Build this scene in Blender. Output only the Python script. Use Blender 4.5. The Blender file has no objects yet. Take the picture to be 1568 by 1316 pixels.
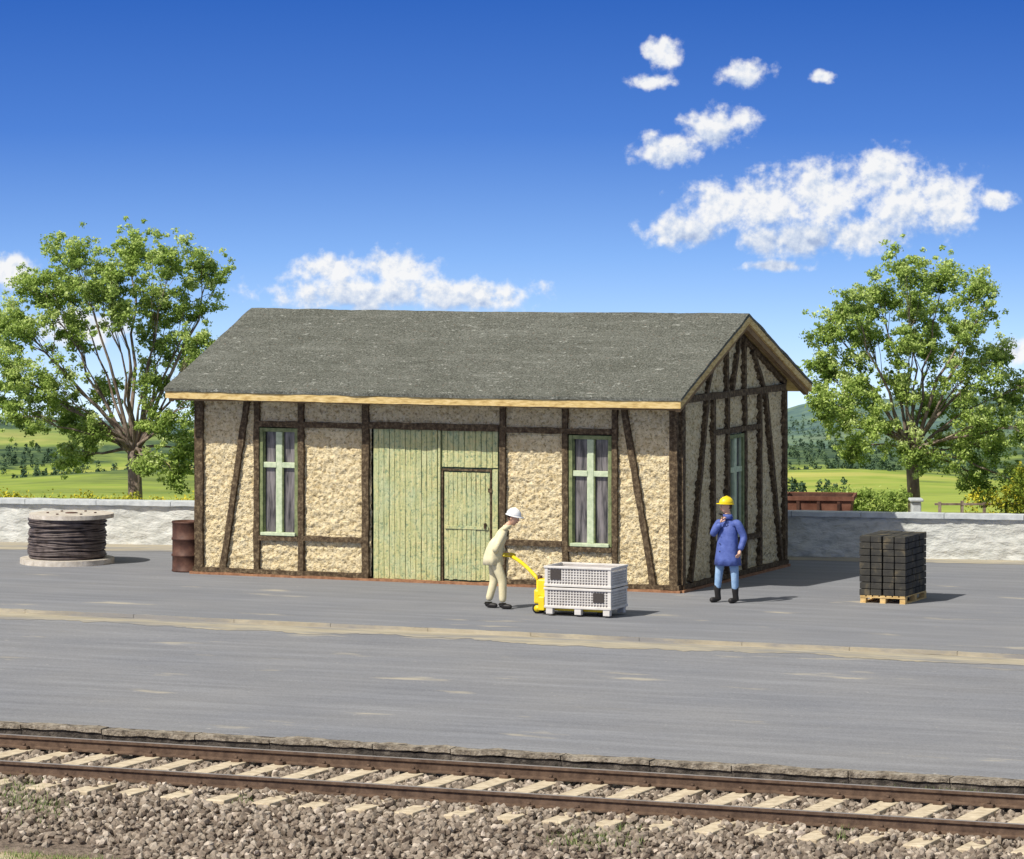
import bpy, bmesh, math, random
import numpy as np
from mathutils import Vector, Matrix, noise as mnoise
random.seed(7); rng=np.random.default_rng(11)
sc=bpy.context.scene
COL=sc.collection
A0=Vector((2.917,69.43,0)); ANG=math.radians(-23)
F=Matrix.Translation(A0)@Matrix.Rotation(ANG,4,'Z')
L=9.47; W=5.65
# ------------------------------------------------------------ materials
def nt_new(name):
    m=bpy.data.materials.new(name); m.use_nodes=True
    nt=m.node_tree; nt.nodes.clear()
    out=nt.nodes.new('ShaderNodeOutputMaterial'); b=nt.nodes.new('ShaderNodeBsdfPrincipled')
    nt.links.new(b.outputs[0],out.inputs[0])
    return m,nt,b
def ramp(nt,sock,cols,interp='LINEAR'):
    r=nt.nodes.new('ShaderNodeValToRGB'); r.color_ramp.interpolation=interp
    e=r.color_ramp.elements
    while len(e)>1: e.remove(e[-1])
    e[0].position=cols[0][0]; e[0].color=(*cols[0][1],1)
    for p,c in cols[1:]:
        x=e.new(p); x.color=(*c,1)
    nt.links.new(sock,r.inputs[0]); return r.outputs[0]
def coords(nt,stretch=(1,1,1),rotz=0):
    t=nt.nodes.new('ShaderNodeTexCoord'); mp=nt.nodes.new('ShaderNodeMapping')
    mp.inputs['Scale'].default_value=stretch; mp.inputs['Rotation'].default_value=(0,0,rotz)
    nt.links.new(t.outputs['Object'],mp.inputs[0]); return mp.outputs[0]
def noise(nt,vec,scale,detail=6,rough=.6):
    n=nt.nodes.new('ShaderNodeTexNoise'); n.inputs['Scale'].default_value=scale
    n.inputs['Detail'].default_value=detail; n.inputs['Roughness'].default_value=rough
    nt.links.new(vec,n.inputs['Vector']); return n.outputs[0]
def mix(nt,fac,a,b,mode='MIX'):
    m=nt.nodes.new('ShaderNodeMix'); m.data_type='RGBA'; m.blend_type=mode
    for i,s in ((0,fac),(6,a),(7,b)):
        if isinstance(s,(int,float)): m.inputs[i].default_value=s
        elif isinstance(s,tuple): m.inputs[i].default_value=(*s,1)
        else: nt.links.new(s,m.inputs[i])
    return m.outputs[2]
def bump(nt,bs,h,strength=.5,dist=.02):
    b=nt.nodes.new('ShaderNodeBump'); b.inputs['Strength'].default_value=strength; b.inputs['Distance'].default_value=dist
    nt.links.new(h,b.inputs['Height']); nt.links.new(b.outputs[0],bs.inputs['Normal'])
def pmat(name,cols,scale=5,detail=5,rough=.85,bs=30,bstr=.4,bdist=.01,stretch=(1,1,1),metal=0,spec=.3,nr=.6):
    m,nt,b=nt_new(name); v=coords(nt,stretch)
    n=noise(nt,v,scale,detail,nr); c=ramp(nt,n,cols)
    nt.links.new(c,b.inputs['Base Color'])
    b.inputs['Roughness'].default_value=rough; b.inputs['Metallic'].default_value=metal
    b.inputs['Specular IOR Level'].default_value=spec
    if bstr>0: bump(nt,b,noise(nt,v,bs,3),bstr,bdist)
    return m
def two(c,k=.7): return [(.3,tuple(x*k for x in c)),(.7,c)]
K0=(0,0,0)
def g3(x): return (x,x,x)
M={}
M['timber']=pmat('timber_dark',[(.32,(.035,.022,.012)),(.5,(.09,.062,.035)),(.68,(.24,.18,.105))],14,bs=40,bstr=.9,bdist=.02,rough=.95,nr=.7)
# plaster
m,nt,b=nt_new('rough_plaster'); v=coords(nt)
n1=noise(nt,v,2.2,3); n2=noise(nt,v,11,4,.70); n3=noise(nt,v,18,3,.7)
c=ramp(nt,n2,[(.30,(.44,.32,.155)),(.45,(.70,.575,.33)),(.6,(.83,.71,.46))])
c=mix(nt,.25,c,ramp(nt,n1,[(.35,(.60,.47,.26)),(.65,(.84,.755,.53))]))
c=mix(nt,ramp(nt,n3,[(.35,g3(.9)),(.48,K0)]),c,(.31,.225,.105))  # shade in the plaster hollows painted as dark tan, following the bump noise
nt.links.new(c,b.inputs['Base Color']); b.inputs['Roughness'].default_value=.95; b.inputs['Specular IOR Level'].default_value=.1
bump(nt,b,n3,1.0,.06); M['plaster']=m
M['brick_base']=pmat('brick_plinth',[(.3,(.18,.08,.04)),(.7,(.40,.21,.11))],12,bs=30)
# roof felt
m,nt,b=nt_new('roofing_felt'); v=coords(nt)
n1=noise(nt,v,1.2,3); n2=noise(nt,v,32,3,.85); v2=coords(nt,(.5,1,1)); n3=noise(nt,v2,12,4,.8); n4=noise(nt,coords(nt,(.3,2,1)),2.4,4,.7)
c=ramp(nt,n1,[(.3,(.13,.135,.112)),(.7,(.18,.185,.158))])
c=mix(nt,ramp(nt,n2,[(.38,g3(.95)),(.56,K0)]),c,(.045,.046,.038))
c=mix(nt,ramp(nt,n2,[(.58,K0),(.66,g3(.6))]),c,(.27,.28,.25))
c=mix(nt,ramp(nt,n4,[(.5,K0),(.7,g3(.3))]),c,(.24,.245,.215))
c=mix(nt,ramp(nt,n3,[(.60,K0),(.67,g3(.75))]),c,(.46,.47,.42))
c=mix(nt,ramp(nt,noise(nt,v,19,2,.6),[(.66,K0),(.72,g3(.5))]),c,(.20,.12,.08))
nt.links.new(c,b.inputs['Base Color']); b.inputs['Roughness'].default_value=1; b.inputs['Specular IOR Level'].default_value=.1
bump(nt,b,n2,.9,.02); M['felt']=m
M['board']=pmat('tan_board',[(.3,(.36,.23,.08)),(.5,(.60,.44,.18)),(.7,(.72,.56,.29))],6,stretch=(1,1,4),bs=30,bstr=.5)
M['board_in']=pmat('inner_board',[(.3,(.16,.10,.05)),(.7,(.30,.2,.1))],6,bs=30,bstr=.4)
# door green
m,nt,b=nt_new('door_green_paint'); v=coords(nt,(9,6,.8)); v1=coords(nt); v2=coords(nt,(1,1,.8))
n1=noise(nt,v,3,4,.7); n2=noise(nt,v1,2.2,3,.6); n3=noise(nt,v2,15,4,.78)
c=ramp(nt,n1,[(.3,(.31,.35,.15)),(.5,(.50,.50,.23)),(.7,(.64,.60,.32))])
c=mix(nt,ramp(nt,n2,[(.45,K0),(.7,g3(.5))]),c,(.38,.48,.31))
c=mix(nt,ramp(nt,n3,[(.38,g3(.9)),(.47,K0)]),c,(.18,.25,.14))
c=mix(nt,ramp(nt,n3,[(.56,K0),(.66,g3(.7))]),c,(.62,.50,.24))
nt.links.new(c,b.inputs['Base Color']); b.inputs['Roughness'].default_value=.85
bump(nt,b,n3,.9,.03); M['door']=m
M['groove']=pmat('door_gap',two((.10,.15,.09)),8,bstr=0)
M['winframe']=pmat('window_frame_green',[(.3,(.11,.14,.06)),(.7,(.27,.30,.14))],12,bs=40,bstr=.3)
M['winbar']=pmat('window_bar_pale',[(.3,(.38,.46,.29)),(.7,(.60,.66,.46))],12,bs=40,bstr=.2)
m,nt,b=nt_new('window_glass'); v=coords(nt,(5,5,.6)); c=ramp(nt,noise(nt,v,2.5,3),[(.38,(.03,.03,.033)),(.5,(.13,.12,.12)),(.65,(.23,.21,.21))])
nt.links.new(c,b.inputs['Base Color']); b.inputs['Roughness'].default_value=.12; M['glass']=m
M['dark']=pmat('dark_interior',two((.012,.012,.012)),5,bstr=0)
# asphalt
def asphalt(name,base):
    m,nt,b=nt_new(name); v=coords(nt,(.22,2.0,1)); v1=coords(nt)
    s=noise(nt,v,1.3,5,.7); n=noise(nt,v1,.35,3,.5); f=noise(nt,v1,40,2,.7); sp=noise(nt,v1,6,3,.8); bl=noise(nt,coords(nt,(.5,1.3,1)),.8,4,.6)
    k=base
    c=ramp(nt,s,[(.3,tuple(x*.70 for x in k)),(.5,k),(.68,tuple(x*1.38 for x in k))])
    c=mix(nt,.42,c,ramp(nt,n,[(.3,(k[0]*.82,k[1]*.85,k[2]*.95)),(.7,(k[0]*1.28,k[1]*1.22,k[2]*1.15))]))
    c=mix(nt,.18,c,ramp(nt,f,[(.3,(.05,.05,.055)),(.7,(.5,.5,.5))]))
    c=mix(nt,ramp(nt,bl,[(.62,K0),(.71,g3(.7))]),c,(.48,.43,.33))
    c=mix(nt,ramp(nt,sp,[(.68,K0),(.75,g3(.6))]),c,(.52,.50,.45))
    c=mix(nt,ramp(nt,sp,[(.24,g3(.8)),(.28,K0)]),c,(.07,.06,.05))
    nt.links.new(c,b.inputs['Base Color']); b.inputs['Roughness'].default_value=.95; b.inputs['Specular IOR Level'].default_value=.15
    return m
M['asphalt']=asphalt('asphalt_road',(.205,.211,.226)); M['pave']=asphalt('asphalt_pavement',(.195,.202,.218))
m,nt,b=nt_new('sandy_strip'); v=coords(nt,(.5,2,1)); n1=noise(nt,v,2.0,5,.7); n2=noise(nt,coords(nt,(.3,1.6,1)),1.3,5,.75)
c=ramp(nt,n1,[(.3,(.27,.24,.18)),(.5,(.38,.335,.245)),(.7,(.47,.42,.31))]); c=mix(nt,ramp(nt,n2,[(.46,K0),(.60,g3(.85))]),c,(.225,.222,.222))
nt.links.new(c,b.inputs['Base Color']); b.inputs['Roughness'].default_value=.95; M['sand']=m
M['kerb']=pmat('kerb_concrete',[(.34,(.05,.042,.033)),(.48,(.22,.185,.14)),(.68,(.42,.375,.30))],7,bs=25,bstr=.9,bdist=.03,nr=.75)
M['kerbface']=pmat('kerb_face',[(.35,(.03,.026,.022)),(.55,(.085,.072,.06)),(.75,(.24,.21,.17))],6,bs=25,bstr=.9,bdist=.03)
m,nt,b=nt_new('stone_wall_pale'); v=coords(nt,(1,1,2.2)); v1=coords(nt)
n=noise(nt,v,5,5,.65); n2=noise(nt,v1,.7,3)
c=ramp(nt,n,[(.3,(.36,.38,.35)),(.5,(.58,.59,.55)),(.7,(.70,.70,.65))]); c=mix(nt,.3,c,ramp(nt,n2,[(.35,(.55,.54,.47)),(.65,(.66,.68,.66))]))
nt.links.new(c,b.inputs['Base Color']); b.inputs['Roughness'].default_value=.95; bump(nt,b,n,.9,.05); M['wall']=m
M['coping']=pmat('wall_coping',[(.3,(.42,.45,.46)),(.7,(.62,.65,.65))],6,bs=20,bstr=.4)
M['rail_side']=pmat('rail_rust',[(.3,(.065,.04,.027)),(.7,(.16,.105,.07))],9,bs=40,bstr=.4)
M['rail_top']=pmat('rail_steel',two((.50,.45,.40),.8),3,rough=.4,metal=.5,bstr=0)
M['sleeper']=pmat('sleeper_concrete',[(.3,(.42,.34,.23)),(.7,(.70,.60,.44))],8,bs=30,bstr=.4)
M['bed']=pmat('ballast_bed',[(.3,(.08,.06,.045)),(.7,(.26,.205,.16))],14,bs=14,bstr=1,bdist=.06)
def attr_mat(name,cols,rough=.85,nscale=0,nm='tone',trans=0,spec=.2):
    m,nt,b=nt_new(name); a=nt.nodes.new('ShaderNodeAttribute'); a.attribute_name=nm
    c=ramp(nt,a.outputs['Fac'],cols)
    if nscale: c=mix(nt,.35,c,ramp(nt,noise(nt,coords(nt),nscale,2,.7),[(.3,(.05,.05,.05)),(.7,(.6,.55,.5))]),'OVERLAY')
    nt.links.new(c,b.inputs['Base Color']); b.inputs['Roughness'].default_value=rough; b.inputs['Specular IOR Level'].default_value=spec
    if trans:
        t=nt.nodes.new('ShaderNodeBsdfTranslucent'); nt.links.new(c,t.inputs[0]); ms=nt.nodes.new('ShaderNodeMixShader'); ms.inputs[0].default_value=trans
        nt.links.new(b.outputs[0],ms.inputs[1]); nt.links.new(t.outputs[0],ms.inputs[2])
        out=[n for n in nt.nodes if n.type=='OUTPUT_MATERIAL'][0]; nt.links.new(ms.outputs[0],out.inputs[0])
    return m
M['stone']=attr_mat('ballast_stone',[(0,(.12,.093,.073)),(.4,(.26,.215,.17)),(.75,(.40,.345,.28)),(1,(.58,.52,.44))],nscale=20)
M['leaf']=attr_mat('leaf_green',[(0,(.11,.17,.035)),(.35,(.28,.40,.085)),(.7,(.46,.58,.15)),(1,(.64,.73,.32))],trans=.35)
M['leafy']=attr_mat('hedge_leaf',[(0,(.07,.11,.02)),(.5,(.22,.30,.04)),(.8,(.50,.48,.05)),(1,(.7,.62,.06))],trans=.25)
M['grass']=attr_mat('grass_blade',[(0,(.10,.16,.04)),(.6,(.26,.38,.11)),(1,(.48,.46,.26))],trans=.25)
M['fleaf']=attr_mat('distant_foliage',[(0,(.035,.07,.045)),(.5,(.065,.115,.06)),(1,(.14,.21,.09))])
M['bark']=pmat('bark',[(.3,(.10,.072,.055)),(.5,(.22,.17,.13)),(.7,(.38,.31,.25))],6,stretch=(1,1,.4),bs=18,bstr=.8,bdist=.03)
def mrange(nt,s,a,b_,c_=0,d=1):
    r=nt.nodes.new('ShaderNodeMapRange'); nt.links.new(s,r.inputs[0])
    for i,x in enumerate((a,b_,c_,d)): r.inputs[i+1].default_value=x
    return r.outputs[0]
m,nt,b=nt_new('terrain_fields'); t=nt.nodes.new('ShaderNodeTexCoord'); v=t.outputs['Object']
sx=nt.nodes.new('ShaderNodeSeparateXYZ'); nt.links.new(v,sx.inputs[0])
fb=noise(nt,v,.010,4,.6); ff=noise(nt,v,.07,5,.75); nn=noise(nt,v,1.2,5,.7)
field=ramp(nt,fb,[(.35,(.17,.27,.04)),(.45,(.38,.45,.08)),(.55,(.28,.38,.055)),(.65,(.52,.49,.13))])
field=mix(nt,.35,field,ramp(nt,ff,[(.3,(.10,.17,.03)),(.7,(.42,.46,.13))]))
forest=ramp(nt,ff,[(.35,(.03,.055,.03)),(.5,(.07,.115,.045)),(.65,(.15,.21,.075))])
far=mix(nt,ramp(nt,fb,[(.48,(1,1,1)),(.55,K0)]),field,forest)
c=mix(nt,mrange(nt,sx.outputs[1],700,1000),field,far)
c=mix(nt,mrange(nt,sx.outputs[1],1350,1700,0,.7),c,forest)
c=mix(nt,mrange(nt,sx.outputs[1],1300,2500,0,.5),c,(.15,.25,.33))  # aerial haze painted into the base colour, bluer with distance
soil=ramp(nt,nn,[(.3,(.18,.135,.09)),(.5,(.36,.29,.19)),(.62,(.48,.41,.28)),(.72,(.26,.28,.10))])
c=mix(nt,mrange(nt,sx.outputs[1],78,82),soil,c)
nt.links.new(c,b.inputs['Base Color']); b.inputs['Roughness'].default_value=1; b.inputs['Specular IOR Level'].default_value=.1
M['terrain']=m
M['rust']=pmat('rusty_steel',[(.3,(.04,.02,.014)),(.5,(.085,.038,.025)),(.7,(.14,.07,.045))],5,rough=.6,bs=30,bstr=.2)
M['rust2']=pmat('rust_red',[(.3,(.12,.045,.027)),(.7,(.24,.11,.07))],4,rough=.8,bs=20,bstr=.3)
M['drumwood']=pmat('drum_wood',[(.3,(.42,.37,.30)),(.7,(.66,.61,.53))],8,bs=30,bstr=.4)
M['cable']=pmat('dark_cable',[(.3,(.05,.038,.034)),(.7,(.15,.12,.11))],7,rough=.5,bs=60,bstr=.2)
M['yellow']=pmat('yellow_paint',[(.3,(.76,.55,.01)),(.7,(.88,.66,.02))],6,rough=.4,bstr=.05,spec=.5)
M['black']=pmat('black_rubber',two((.028,.026,.025)),9,rough=.5,bstr=.1)
M['crate']=pmat('crate_plastic',[(.3,(.57,.54,.49)),(.7,(.72,.69,.64))],4,rough=.5,bstr=.05)
M['crate_in']=pmat('crate_inner',[(.3,(.44,.41,.39)),(.7,(.54,.51,.49))],4,rough=.6,bstr=.05)
M['label']=pmat('crate_label_dark',two((.07,.06,.055)),30,bstr=.1)
M['palwood']=pmat('pallet_wood',[(.3,(.50,.33,.12)),(.7,(.72,.52,.24))],6,bs=30,bstr=.3)
M['block']=pmat('charcoal_block',[(.3,(.022,.022,.022)),(.55,(.05,.047,.038)),(.72,(.15,.12,.07))],4,rough=.8,bs=40,bstr=.4)
M['cream']=pmat('cream_overall',[(.3,(.64,.57,.35)),(.7,(.78,.71,.48))],5,rough=.8,bs=25,bstr=.4,bdist=.01)
M['bluecoat']=pmat('blue_coat',[(.3,(.05,.08,.27)),(.7,(.11,.16,.44))],7,rough=.6,bs=25,bstr=.5,bdist=.015)
M['jeans']=pmat('pale_blue_trousers',[(.3,(.20,.34,.55)),(.7,(.34,.50,.70))],8,rough=.8,bs=25,bstr=.4)
M['skin']=pmat('skin',[(.3,(.62,.36,.24)),(.7,(.74,.46,.32))],9,rough=.55,bstr=0)
M['white']=pmat('white_plastic',two((.82,.82,.80),.93),5,rough=.35,bstr=0,spec=.5)
M['hair']=pmat('hair_brown',two((.09,.05,.03)),30,bs=60,bstr=.4)
M['lip']=pmat('lips',two((.42,.13,.10)),9,bstr=0)
M['eye']=pmat('eye_dark',two((.03,.02,.02)),9,rough=.3,bstr=0)
# ------------------------------------------------------------ mesh builder
class MB:
    def __init__(s): s.v=[];s.f=[];s.m=[];s.mats=[];s.sm=[]
    def mi(s,k):
        if k not in s.mats: s.mats.append(k)
        return s.mats.index(k)
    def add(s,vs,fs,k,smooth=False,T=None):
        o=len(s.v); i=s.mi(k)
        s.v+= [tuple(T@Vector(p)) for p in vs] if T else [tuple(p) for p in vs]
        for f in fs: s.f.append(tuple(x+o for x in f)); s.m.append(i); s.sm.append(smooth)
    def box(s,x0,x1,y0,y1,z0,z1,k,T=None,bv=0):
        if bv:
            bm=bmesh.new(); bmesh.ops.create_cube(bm,size=1)
            for q in bm.verts: q.co=Vector(((x0+x1)/2+q.co.x*(x1-x0),(y0+y1)/2+q.co.y*(y1-y0),(z0+z1)/2+q.co.z*(z1-z0)))
            bmesh.ops.bevel(bm,geom=bm.edges[:],offset=bv,segments=2,affect='EDGES',profile=.5)
            s.bm(bm,k,T=T); return
        vs=[(x,y,z) for z in (z0,z1) for y in (y0,y1) for x in (x0,x1)]
        fs=[(0,2,3,1),(4,5,7,6),(0,1,5,4),(2,6,7,3),(0,4,6,2),(1,3,7,5)]
        s.add(vs,fs,k,False,T)
    def bm(s,bm,k,smooth=False,T=None):
        bm.verts.index_update(); s.add([q.co[:] for q in bm.verts],[tuple(x.index for x in f.verts) for f in bm.faces],k,smooth,T); bm.free()
    def beam(s,p0,p1,w,d,wdir,k,wob=.007,seg=.14):
        p0=Vector(p0);p1=Vector(p1); t=(p1-p0); n=max(1,int(t.length/seg)); tn=t.normalized()
        wd=Vector(wdir); wd=(wd-tn*wd.dot(tn)).normalized(); dd=tn.cross(wd)
        vs=[];fs=[]
        for i in range(n+1):
            c=p0+t*(i/n)
            for a,b in ((-1,-1),(1,-1),(1,1),(-1,1)):
                q=c+wd*(a*w/2)+dd*(b*d/2)
                if wob:
                    nv=mnoise.noise_vector(q*2.6+Vector((13,5,a*3)))*wob*2+mnoise.noise_vector(q*11)*wob
                    q=q+wd*nv.x+dd*nv.y*.35
                vs.append(q)
        for i in range(n):
            for j in range(4):
                a=i*4+j;b=i*4+(j+1)%4; fs.append((a,b,b+4,a+4))
        fs.append((3,2,1,0)); e=n*4; fs.append((e,e+1,e+2,e+3))
        s.add(vs,fs,k)
    def tube(s,pts,rad,k,n=10,T=None,cap=True,smooth=True):
        pts=[Vector(p) for p in pts]; vs=[];fs=[]
        if not isinstance(rad,(list,tuple)): rad=[rad]*len(pts)
        up=None
        for i,p in enumerate(pts):
            t=(pts[min(i+1,len(pts)-1)]-pts[max(i-1,0)]).normalized()
            if up is None:
                up=t.cross(Vector((0,0,1)) if abs(t.z)<.9 else Vector((1,0,0))).normalized()
            up=(up-t*up.dot(t)).normalized(); w=t.cross(up)
            for j in range(n):
                a=2*math.pi*j/n; vs.append(p+(up*math.cos(a)+w*math.sin(a))*rad[i])
        for i in range(len(pts)-1):
            for j in range(n): fs.append((i*n+j,i*n+(j+1)%n,(i+1)*n+(j+1)%n,(i+1)*n+j))
        if cap: fs.append(tuple(range(n-1,-1,-1))); fs.append(tuple(range((len(pts)-1)*n,len(pts)*n)))
        s.add(vs,fs,k,smooth,T)
    def lathe(s,prof,k,n=32,T=None,smooth=True,sx=1,sy=1,cap=True):
        vs=[];fs=[]
        for r,z in prof:
            for j in range(n):
                a=2*math.pi*j/n; vs.append((r*math.cos(a)*sx,r*math.sin(a)*sy,z))
        for i in range(len(prof)-1):
            for j in range(n): fs.append((i*n+j,i*n+(j+1)%n,(i+1)*n+(j+1)%n,(i+1)*n+j))
        if cap and prof[0][0]>1e-5: fs.append(tuple(range(n-1,-1,-1)))
        if cap and prof[-1][0]>1e-5: fs.append(tuple(range((len(prof)-1)*n,len(prof)*n)))
        s.add(vs,fs,k,smooth,T)
    def ball(s,c,r,k,T=None,seg=12):
        bm=bmesh.new(); bmesh.ops.create_uvsphere(bm,u_segments=seg,v_segments=max(6,seg//2+2),radius=1)
        for q in bm.verts: q.co=Vector((c[0]+q.co.x*r[0],c[1]+q.co.y*r[1],c[2]+q.co.z*r[2]))
        s.bm(bm,k,True,T)
    def obj(s,name,parent=None,mw=None):
        me=bpy.data.meshes.new(name); me.from_pydata(s.v,[],s.f)
        for k in s.mats: me.materials.append(M[k])
        me.polygons.foreach_set('material_index',s.m); me.polygons.foreach_set('use_smooth',s.sm); me.update()
        o=bpy.data.objects.new(name,me); COL.objects.link(o)
        if parent: o.parent=parent
        if mw is not None: o.matrix_world=mw
        return o
def empty(name,mw=Matrix()):
    e=bpy.data.objects.new(name,None); COL.objects.link(e); e.matrix_world=mw; e.empty_display_size=.3; return e
def np_mesh(name,V,faces_n,mat,tone=None,mw=None,parent=None,smooth=False):
    me=bpy.data.meshes.new(name); K,m_=faces_n.shape
    me.vertices.add(len(V)); me.vertices.foreach_set('co',V.astype(np.float32).ravel())
    me.loops.add(K*m_); me.loops.foreach_set('vertex_index',faces_n.astype(np.int32).ravel())
    me.polygons.add(K); me.polygons.foreach_set('loop_start',(np.arange(K)*m_).astype(np.int32))
    me.polygons.foreach_set('loop_total',np.full(K,m_,dtype=np.int32))
    me.polygons.foreach_set('use_smooth',np.full(K,smooth))
    me.update(calc_edges=True); me.validate()
    if tone is not None:
        at=me.attributes.new('tone','FLOAT','POINT'); at.data.foreach_set('value',tone.astype(np.float32))
    me.materials.append(mat); o=bpy.data.objects.new(name,me); COL.objects.link(o)
    if parent: o.parent=parent
    if mw is not None: o.matrix_world=mw
    return o
def fbm(p,oct=4):
    v=0;a=1;t=0
    for i in range(oct):
        v+=a*mnoise.noise(Vector(p)*(2**i)); t+=a; a*=.55
    return v/t
# ------------------------------------------------------------ shed
shed=empty('timber_framed_goods_shed',F)
def SP(name,mb): return mb.obj(name,parent=shed)
RS=.392
def roof_top(b): return 3.43+RS*((b+.7) if b<=W/2 else (W+.7-b))
def roof_under(b): return roof_top(b)-.27
def plaster(mb,fn,u0,u1,z0,z1,out,seed=0,st=.026,zt=None,amp=.065):
    nu=max(2,int((u1-u0)/st)); nz=max(2,int((z1-z0)/st)); vs=[];fs=[]
    for i in range(nu+1):
        u=u0+(u1-u0)*i/nu; ztop=z1 if zt is None else zt(u)
        for j in range(nz+1):
            z=z0+(ztop-z0)*j/nz
            q=Vector((u*7+seed,z*9.5,seed*3.1))
            h=amp*(.45*mnoise.noise(q)+.70*abs(mnoise.noise(q*1.6+Vector((5,3,1))))+.30*mnoise.noise(q*3.5)-.14)
            vs.append(fn(u,z,h))
    for i in range(nu):
        for j in range(nz):
            a=i*(nz+1)+j; f=(a,a+nz+1,a+nz+2,a+1); fs.append(f if out else f[::-1])
    mb.add(vs,fs,'plaster',True)
front=MB(); ff=lambda u,z,h:(u,-h,z)
for u0,u1,z0,z1 in [(-9.42,-8.2,.08,3.5),(-8.2,-7.3,.08,.72),(-8.2,-7.3,2.74,3.5),(-7.3,-6.05,.08,3.5),(-6.05,-5.92,.08,3.5),(-5.92,-3.40,2.80,3.5),
    (-3.40,-2.1,.08,3.5),(-2.1,-1.22,.08,.72),(-2.1,-1.22,2.74,3.5),(-1.22,-.03,.08,3.5)]:
    plaster(front,ff,u0,u1,z0,z1,True,seed=1)
SP('front_wall_plaster',front)
g=MB()
def gable(mb,a,sgn,sd,holes=True):
    fn=lambda u,z,h:(a+sgn*h,u,z)
    if holes:
        plaster(mb,fn,.03,2.44,.08,3.3,sgn>0,sd); plaster(mb,fn,3.28,W-.03,.08,3.3,sgn>0,sd)
        plaster(mb,fn,2.44,3.28,.08,.72,sgn>0,sd); plaster(mb,fn,2.44,3.28,2.62,3.3,sgn>0,sd)
    else: plaster(mb,fn,.03,W-.03,.08,3.3,sgn>0,sd)
    plaster(mb,fn,.03,W/2,3.3,4.3,sgn>0,sd,zt=lambda b:roof_under(b)+.05); plaster(mb,fn,W/2,W-.03,3.3,4.3,sgn>0,sd,zt=lambda b:roof_under(b)+.05)
gable(g,-.02,1,5); gable(g,-L+.02,-1,9,False); SP('gable_plaster',g)
bk=MB(); plaster(bk,lambda u,z,h:(u,W+h,z),-L+.03,-.03,.08,3.5,False,3,st=.06); SP('rear_wall_plaster',bk)
fr=MB(); XD=(1,0,0); ZD=(0,0,1)
def post(a,w,z0=.09,z1=3.5,b=-.005,d=.13): fr.beam((a,b,z0),(a,b,z1),w,d,XD,'timber',seg=.09)
post(-9.385,.15); post(-8.21,.11); post(-7.31,.11); post(-6.02,.13); post(-3.33,.11); post(-2.13,.11); post(-1.19,.10); post(-.085,.15)
fr.beam((-8.36,-.008,3.5),(-8.90,-.008,.12),.11,.13,XD,'timber'); fr.beam((-1.07,-.008,3.5),(-.47,-.008,.12),.11,.13,XD,'timber')
for a0,a1,z,w in [(-8.16,-6.08,2.78,.10),(-5.95,-3.40,2.80,.12),(-3.27,-1.24,2.78,.10),(-8.16,-7.37,.70,.09),(-7.25,-6.09,.72,.09),(-3.27,-2.19,.78,.10),(-2.07,-1.25,.70,.09)]:
    fr.beam((a0,-.012,z),(a1,-.012,z),w,.125,ZD,'timber',seg=.09)
fr.beam((-9.3,0,3.46),(-.1,0,3.46),.12,.12,ZD,'timber')
for p0,p1,wd in [((-9.5,-.02,.085),(-5.95,-.02,.085),ZD),((-3.4,-.02,.085),(.03,-.02,.085),ZD),((0.0,.05,.09),(0.0,W,.09),ZD),((-L,.05,.09),(-L,W,.09),ZD),((-L,W,.09),(0,W,.09),ZD)]:
    fr.beam(p0,p1,.08,.15,wd,'timber')
def gframe(a,s):
    YD=(0,1,0)
    def P(b,z0,z1,w,b1=None): fr.beam((a,b,z0),(a,b if b1 is None else b1,z1),w,.13,YD,'timber',seg=.09)
    P(.10,.13,3.3,.14); P(W-.10,.13,3.3,.14)
    P(.5,.14,3.32,.11,1.35); P(1.66,.14,3.3,.10); P(2.40,.14,3.3,.11); P(3.33,.14,3.3,.11); P(4.15,.14,3.3,.11); P(5.35,.14,3.32,.11,4.45)
    fr.beam((a+s*.006,.12,3.36),(a+s*.006,W-.12,3.36),.12,.13,ZD,'timber')
    fr.beam((a+s*.006,1.7,2.70),(a+s*.006,4.15,2.70),.09,.13,ZD,'timber')
    fr.beam((a+s*.006,1.7,.70),(a+s*.006,4.15,.70),.09,.13,ZD,'timber')
    P(2.35,3.42,roof_under(2.35),.10); P(3.30,3.42,roof_under(3.3),.10)
    P(1.30,3.42,4.10,.09,1.75); P(2.65,3.42,4.40,.09,3.05) ; P(4.35,3.42,4.10,.09,3.75)
    for q0,q1 in ((.05,W/2),(W/2,W-.05)):
        fr.beam((a,q0,roof_under(q0)-.02),(a,q1,roof_under(q1)-.02),.10,.11,ZD,'timber')
gframe(-.005,1); gframe(-L+.005,-1)
for b in (0.1,1.9,3.8,5.6,7.5,9.37): fr.beam((-b,W,.13),(-b,W,3.45),.13,.13,XD,'timber')
SP('timber_frame',fr)
pl=MB(); pl.beam((-9.55,-.04,.018),(.06,-.04,.018),.05,.17,ZD,'brick_base'); pl.beam((.03,-.04,.018),(.03,W,.018),.05,.15,ZD,'brick_base'); pl.beam((-L-.03,-.04,.018),(-L-.03,W,.018),.05,.15,ZD,'brick_base'); SP('brick_plinth',pl)
co=MB(); co.box(-L+.15,-.2,.16,W-.15,.05,3.4,'dark'); SP('interior',co)
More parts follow.
